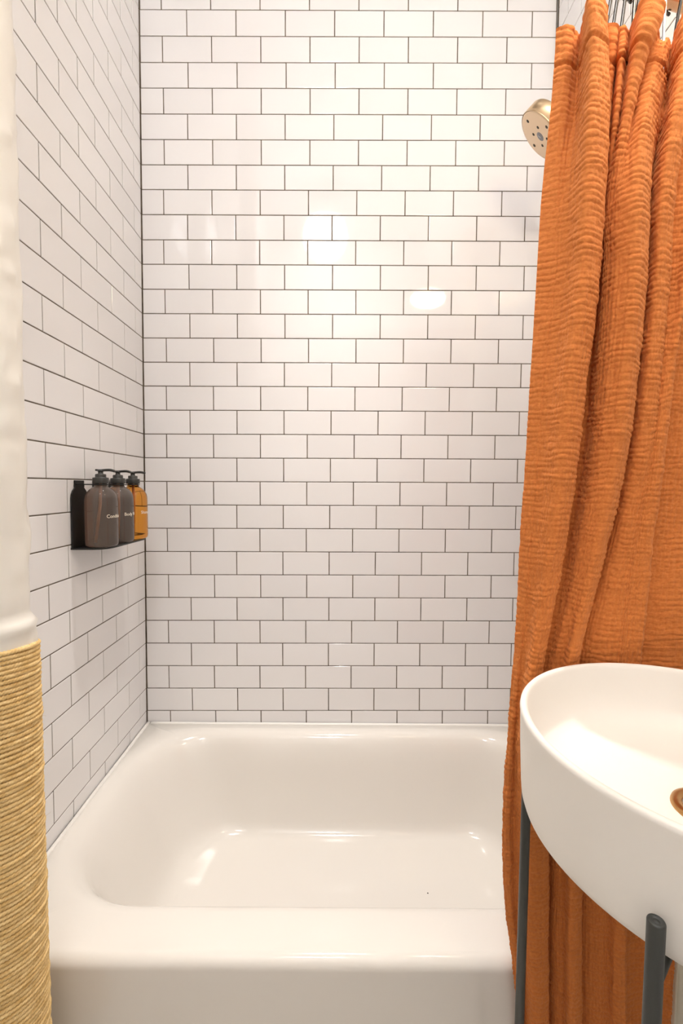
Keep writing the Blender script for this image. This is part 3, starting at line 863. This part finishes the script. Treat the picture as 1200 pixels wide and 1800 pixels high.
# ------------------------------------------------------------------ bottle holder and bottles
BX = 0.0665
BY = (-0.392, -0.308, -0.224)
BZ = 1.0435
def wall_x(y, z):
    return x_at0 + lean * z + TW * y
def build_holder():
    yc = -0.308
    wx = wall_x(yc, 1.12) + 0.0012
    t = thing('bottle_holder', 'black metal wall holder carrying three pump bottles on the left tiles', 'holder', (wx, yc, BZ))
    # outline of the back plate in (y, z): three bottle silhouettes side by side
    half = 0.0360
    pts = [(BY[0] - yc - half - 0.001, -0.004), (BY[2] - yc + half + 0.001, -0.004)]
    for b in reversed(BY):
        c = b - yc
        pts += [(c + half, 0.002), (c + half, 0.118), (c + half - 0.002, 0.127), (c + half - 0.008, 0.136), (c + half - 0.017, 0.143), (c + 0.0205, 0.147), (c + 0.0195, 0.152), (c + 0.0195, 0.1605),
                (c - 0.0195, 0.1605), (c - 0.0195, 0.152), (c - 0.0205, 0.147), (c - half + 0.017, 0.143), (c - half + 0.008, 0.136), (c - half + 0.002, 0.127), (c - half, 0.118), (c - half, 0.002)]
    # single outer outline: keep the shoulders, drop the lines between neighbours
    clean = pts[:2]
    for q, b in enumerate(reversed(BY)):
        c = b - yc
        seg = pts[2 + q * 16: 18 + q * 16]
        if q > 0:
            seg = [p for p in seg if not (p[0] > c + half - 0.0015 and p[1] < 0.125)]
            seg = [p for p in seg if p[1] > 0.12 or p[0] < c]
        if q < 2:
            seg = [p for p in seg if p[1] > 0.12 or p[0] > c]
        clean += seg
    bm = bmesh.new()
    fv = [bm.verts.new((0.0, y, z)) for y, z in clean]
    fc = bm.faces.new(fv)
    ex = bmesh.ops.extrude_face_region(bm, geom=[fc])
    for g in ex['geom']:
        if isinstance(g, bmesh.types.BMVert):
            g.co.x += 0.0035
    bmesh.ops.triangulate(bm, faces=[f for f in bm.faces if len(f.verts) > 4])
    pl = bm_obj('back_plate', bm, M_BLACK, t)
    pl.matrix_basis = Matrix.Rotation(-math.atan(TW), 4, 'Z')
    # ledge with rounded front corners
    y0, y1 = BY[0] - yc - half - 0.001, BY[2] - yc + half + 0.001
    D, rc = 0.086, 0.040
    out = [(0.0, y0), (0.0, y1)]
    for a in np.linspace(90, 0, 10):
        a = math.radians(a); out.append((D - rc + rc * math.cos(a), y1 - rc + rc * math.sin(a)))
    for a in np.linspace(0, -90, 10):
        a = math.radians(a); out.append((D - rc + rc * math.cos(a), y0 + rc + rc * math.sin(a)))
    bm = bmesh.new()
    fc = bm.faces.new([bm.verts.new((x, y, -0.0042)) for x, y in out])
    ex = bmesh.ops.extrude_face_region(bm, geom=[fc])
    for g in ex['geom']:
        if isinstance(g, bmesh.types.BMVert):
            g.co.z += 0.0036
    bmesh.ops.triangulate(bm, faces=[f for f in bm.faces if len(f.verts) > 4])
    bm_obj('ledge', bm, M_BLACK, t)
    # neck guard: a thin strip under the pump collars with a half ring at each neck
    for b in BY:
        c = b - yc
        bx = BX - wx
        path = [(0.002, c - 0.0165, 0.1508), (bx, c - 0.0165, 0.1508)]
        path += [(bx + 0.0165 * math.sin(a), c - 0.0165 * math.cos(a), 0.1508) for a in np.linspace(0.3, PI - 0.3, 9)]
        path += [(bx, c + 0.0165, 0.1508), (0.002, c + 0.0165, 0.1508)]
        tube('neck_clip', path, 0.0014, M_BLACK, t, n=8)
    return t
build_holder()

BR = 0.0368
def text_on_bottle(word, parent, size=0.0118):
    cu = bpy.data.curves.new('lettering', 'FONT')
    cu.body = word
    cu.size = size
    cu.align_x = 'CENTER'
    cu.extrude = 0.0
    cu.resolution_u = 3
    tmp = bpy.data.objects.new('lettering_tmp', cu)
    COL.objects.link(tmp)
    dg = bpy.context.evaluated_depsgraph_get()
    me = bpy.data.meshes.new_from_object(tmp.evaluated_get(dg))
    bpy.data.objects.remove(tmp)
    bm = bmesh.new()
    bm.from_mesh(me)
    for _ in range(1):
        long_ = [e for e in bm.edges if e.calc_length() > 0.003]
        if long_:
            bmesh.ops.subdivide_edges(bm, edges=long_, cuts=2)
    ex = bmesh.ops.extrude_face_region(bm, geom=list(bm.faces))
    for g in ex['geom']:
        if isinstance(g, bmesh.types.BMVert):
            g.co.z += 0.0003
    for v in bm.verts:
        a = v.co.x / BR
        r = BR + 0.0001 + v.co.z
        v.co = Vector((r * math.cos(a), r * math.sin(a), v.co.y))
    o = bm_obj('lettering', bm, M_LABEL, parent)
    o.location = (0, 0, 0.071)
    return o
def build_bottle(y, label, word, glass, tube_dir):
    t = thing('pump_bottle', label, 'bottle', (BX, y, BZ), 'amber pump bottles in the wall holder')
    prof = [(0.0, 0.0006), (0.026, 0.0), (0.031, 0.0008), (0.0345, 0.003), (0.0362, 0.0065), (BR, 0.012), (BR, 0.108), (0.0363, 0.117), (0.0345, 0.125), (0.031, 0.132), (0.0262, 0.138), (0.0205, 0.1425), (0.0165, 0.1450), (0.0148, 0.1475), (0.0142, 0.150), (0.0142, 0.166)]
    lathe('glass', prof, glass, t, 64, cap0=False)
    tube('dip_tube', [(0, 0, 0.158), (0.003 * tube_dir, -0.001, 0.10), (0.010 * tube_dir, -0.012, 0.012)], 0.0028, M_TUBE, t, n=10)
    # pump: collar, stepped cap, stem, nozzle
    c = lathe('pump_collar', [(0.0152, 0.1535), (0.0178, 0.1535), (0.0180, 0.1545), (0.0180, 0.166), (0.0172, 0.1675), (0.0125, 0.168), (0.0122, 0.169), (0.0122, 0.1745), (0.0112, 0.176), (0.0062, 0.1765), (0.0058, 0.178), (0.0056, 0.1820)], M_PUMP, t, 40)
    head = lathe('pump_head', [(0.0056, 0.1820), (0.0066, 0.1822), (0.0070, 0.1835), (0.0068, 0.1850), (0.0050, 0.1866), (0.0, 0.1868)], M_PUMP, t, 28, cap1=False)
    pts = catmull([(-0.012, 0, 0.1860), (0.0, 0, 0.1850), (0.012, 0, 0.1858), (0.022, 0, 0.1860), (0.029, 0, 0.1848), (0.0345, 0, 0.1828)], 6)
    n = len(pts)
    rad = [0.0017 + 0.0016 * math.sin(PI * min(1, 0.12 + 0.62 * q / n)) for q in range(n)]
    v, f = tube_geo(pts, 0.004, 14, radii=rad)
    mesh_obj('nozzle', v, f, M_PUMP, head)
    text_on_bottle(word, t)
    return t
build_bottle(BY[0], 'nearest pump bottle on the black holder, dark grey-brown, reading Conditioner', 'Conditioner', M_SMOKE, -0.6)
build_bottle(BY[1], 'middle pump bottle on the black holder, dark brown, reading Body Wash', 'Body Wash', M_SMOKE, 0.4)
build_bottle(BY[2], 'glowing amber pump bottle nearest the corner, reading Shampoo', 'Shampoo', M_AMBER, 0.5)

# ------------------------------------------------------------------ lamps and an added tub fill light (above the picture)
def build_ceiling_light():
    g = CEILING_GLOBE
    t = thing('ceiling_light', 'white globe ceiling light on a short stem above the tub', 'lamp', g['loc'])
    m = emitter('ceiling_globe_glow', g['color'], g['strength'])
    r = g['r']
    lathe('globe', [(r * math.sin(a), -r * math.cos(a)) for a in np.linspace(0.02, 0.72 * PI, 30)], m, t, 48, cap1=False)
    lathe('cap', [(r * 1.01 * math.sin(a), -r * 1.01 * math.cos(a)) for a in np.linspace(0.71 * PI, PI - 0.2, 18)], M_GOLD, t, 48, cap0=False)  # opaque top added to keep globe light off the ceiling and upper wall
    top = H - g['loc'][2]
    lathe('stem', [(0.030, r * .97), (0.012, r + 0.02), (0.012, top - 0.025), (0.06, top - 0.02), (0.065, top - 0.001)], M_BLACK, t, 32)
build_ceiling_light()
def build_sconce():
    g = SCONCE_GLOBE
    t = thing('wall_sconce', 'small warm oval glass sconce on the right wall above the sink', 'lamp', g['loc'])
    m = emitter('sconce_globe_glow', g['color'], g['strength'])
    r = g['r']
    gl = lathe('globe', [(r * math.sin(a), -r * math.cos(a)) for a in np.linspace(0.02, PI - 0.3, 28)], m, t, 40)
    gl.scale = (1.65, 1.25, 0.78)
    dx = XR - 0.009 - g['loc'][0]
    lathe('socket', [(0.020, r * .70), (0.022, r + 0.03), (0.012, r + 0.035)], M_GOLD, t, 28)
    tube('arm', catmull([(0, 0, r + 0.03), (0.02, 0, r + 0.06), (dx * .6, 0, r + 0.06), (dx, 0, r + 0.03)], 8), 0.006, M_GOLD, t, n=12)
    prof = [(0.0, 0.016), (0.04, 0.016), (0.045, 0.008), (0.046, 0.0)]
    v, n = [], 32
    for rr, a in prof:
        for q in range(n):
            an = 2 * PI * q / n
            v.append((dx + 0.009 - a, rr * math.cos(an), r + 0.03 + rr * math.sin(an)))
    mesh_obj('wall_plate', v, grid_faces(len(prof), n, wrap_c=True), M_GOLD, t)
build_sconce()
def build_tub_fill():  # invented fixture, lifts the light in the tub and on the tiles
    g = TUB_FILL
    x, y = g['loc']
    t = thing('tub_fill_light', 'added unseen fill light in the ceiling over the tub', 'lamp', (x, y, H))
    lathe('trim_ring', [(0.048, -0.0005), (0.048, -0.004), (0.058, -0.006), (0.066, -0.004), (0.068, -0.0005)], M_CEIL, t, 40, cap0=False, cap1=False)
    lathe('lens', [(0.0, -0.0025), (0.046, -0.0025), (0.048, -0.001)], emitter('tub_fill_glow', g['color'], 8.0), t, 40, cap0=False, cap1=False)
    ld = bpy.data.lights.new('beam', 'SPOT')
    ld.energy = g['power']; ld.color = g['color']; ld.spot_size = math.radians(g['cone']); ld.spot_blend = 0.9; ld.shadow_soft_size = 0.045
    lo = bpy.data.objects.new('beam', ld)
    COL.objects.link(lo)
    lo.parent = t
    lo.location = (0, 0, -0.012)
build_tub_fill()
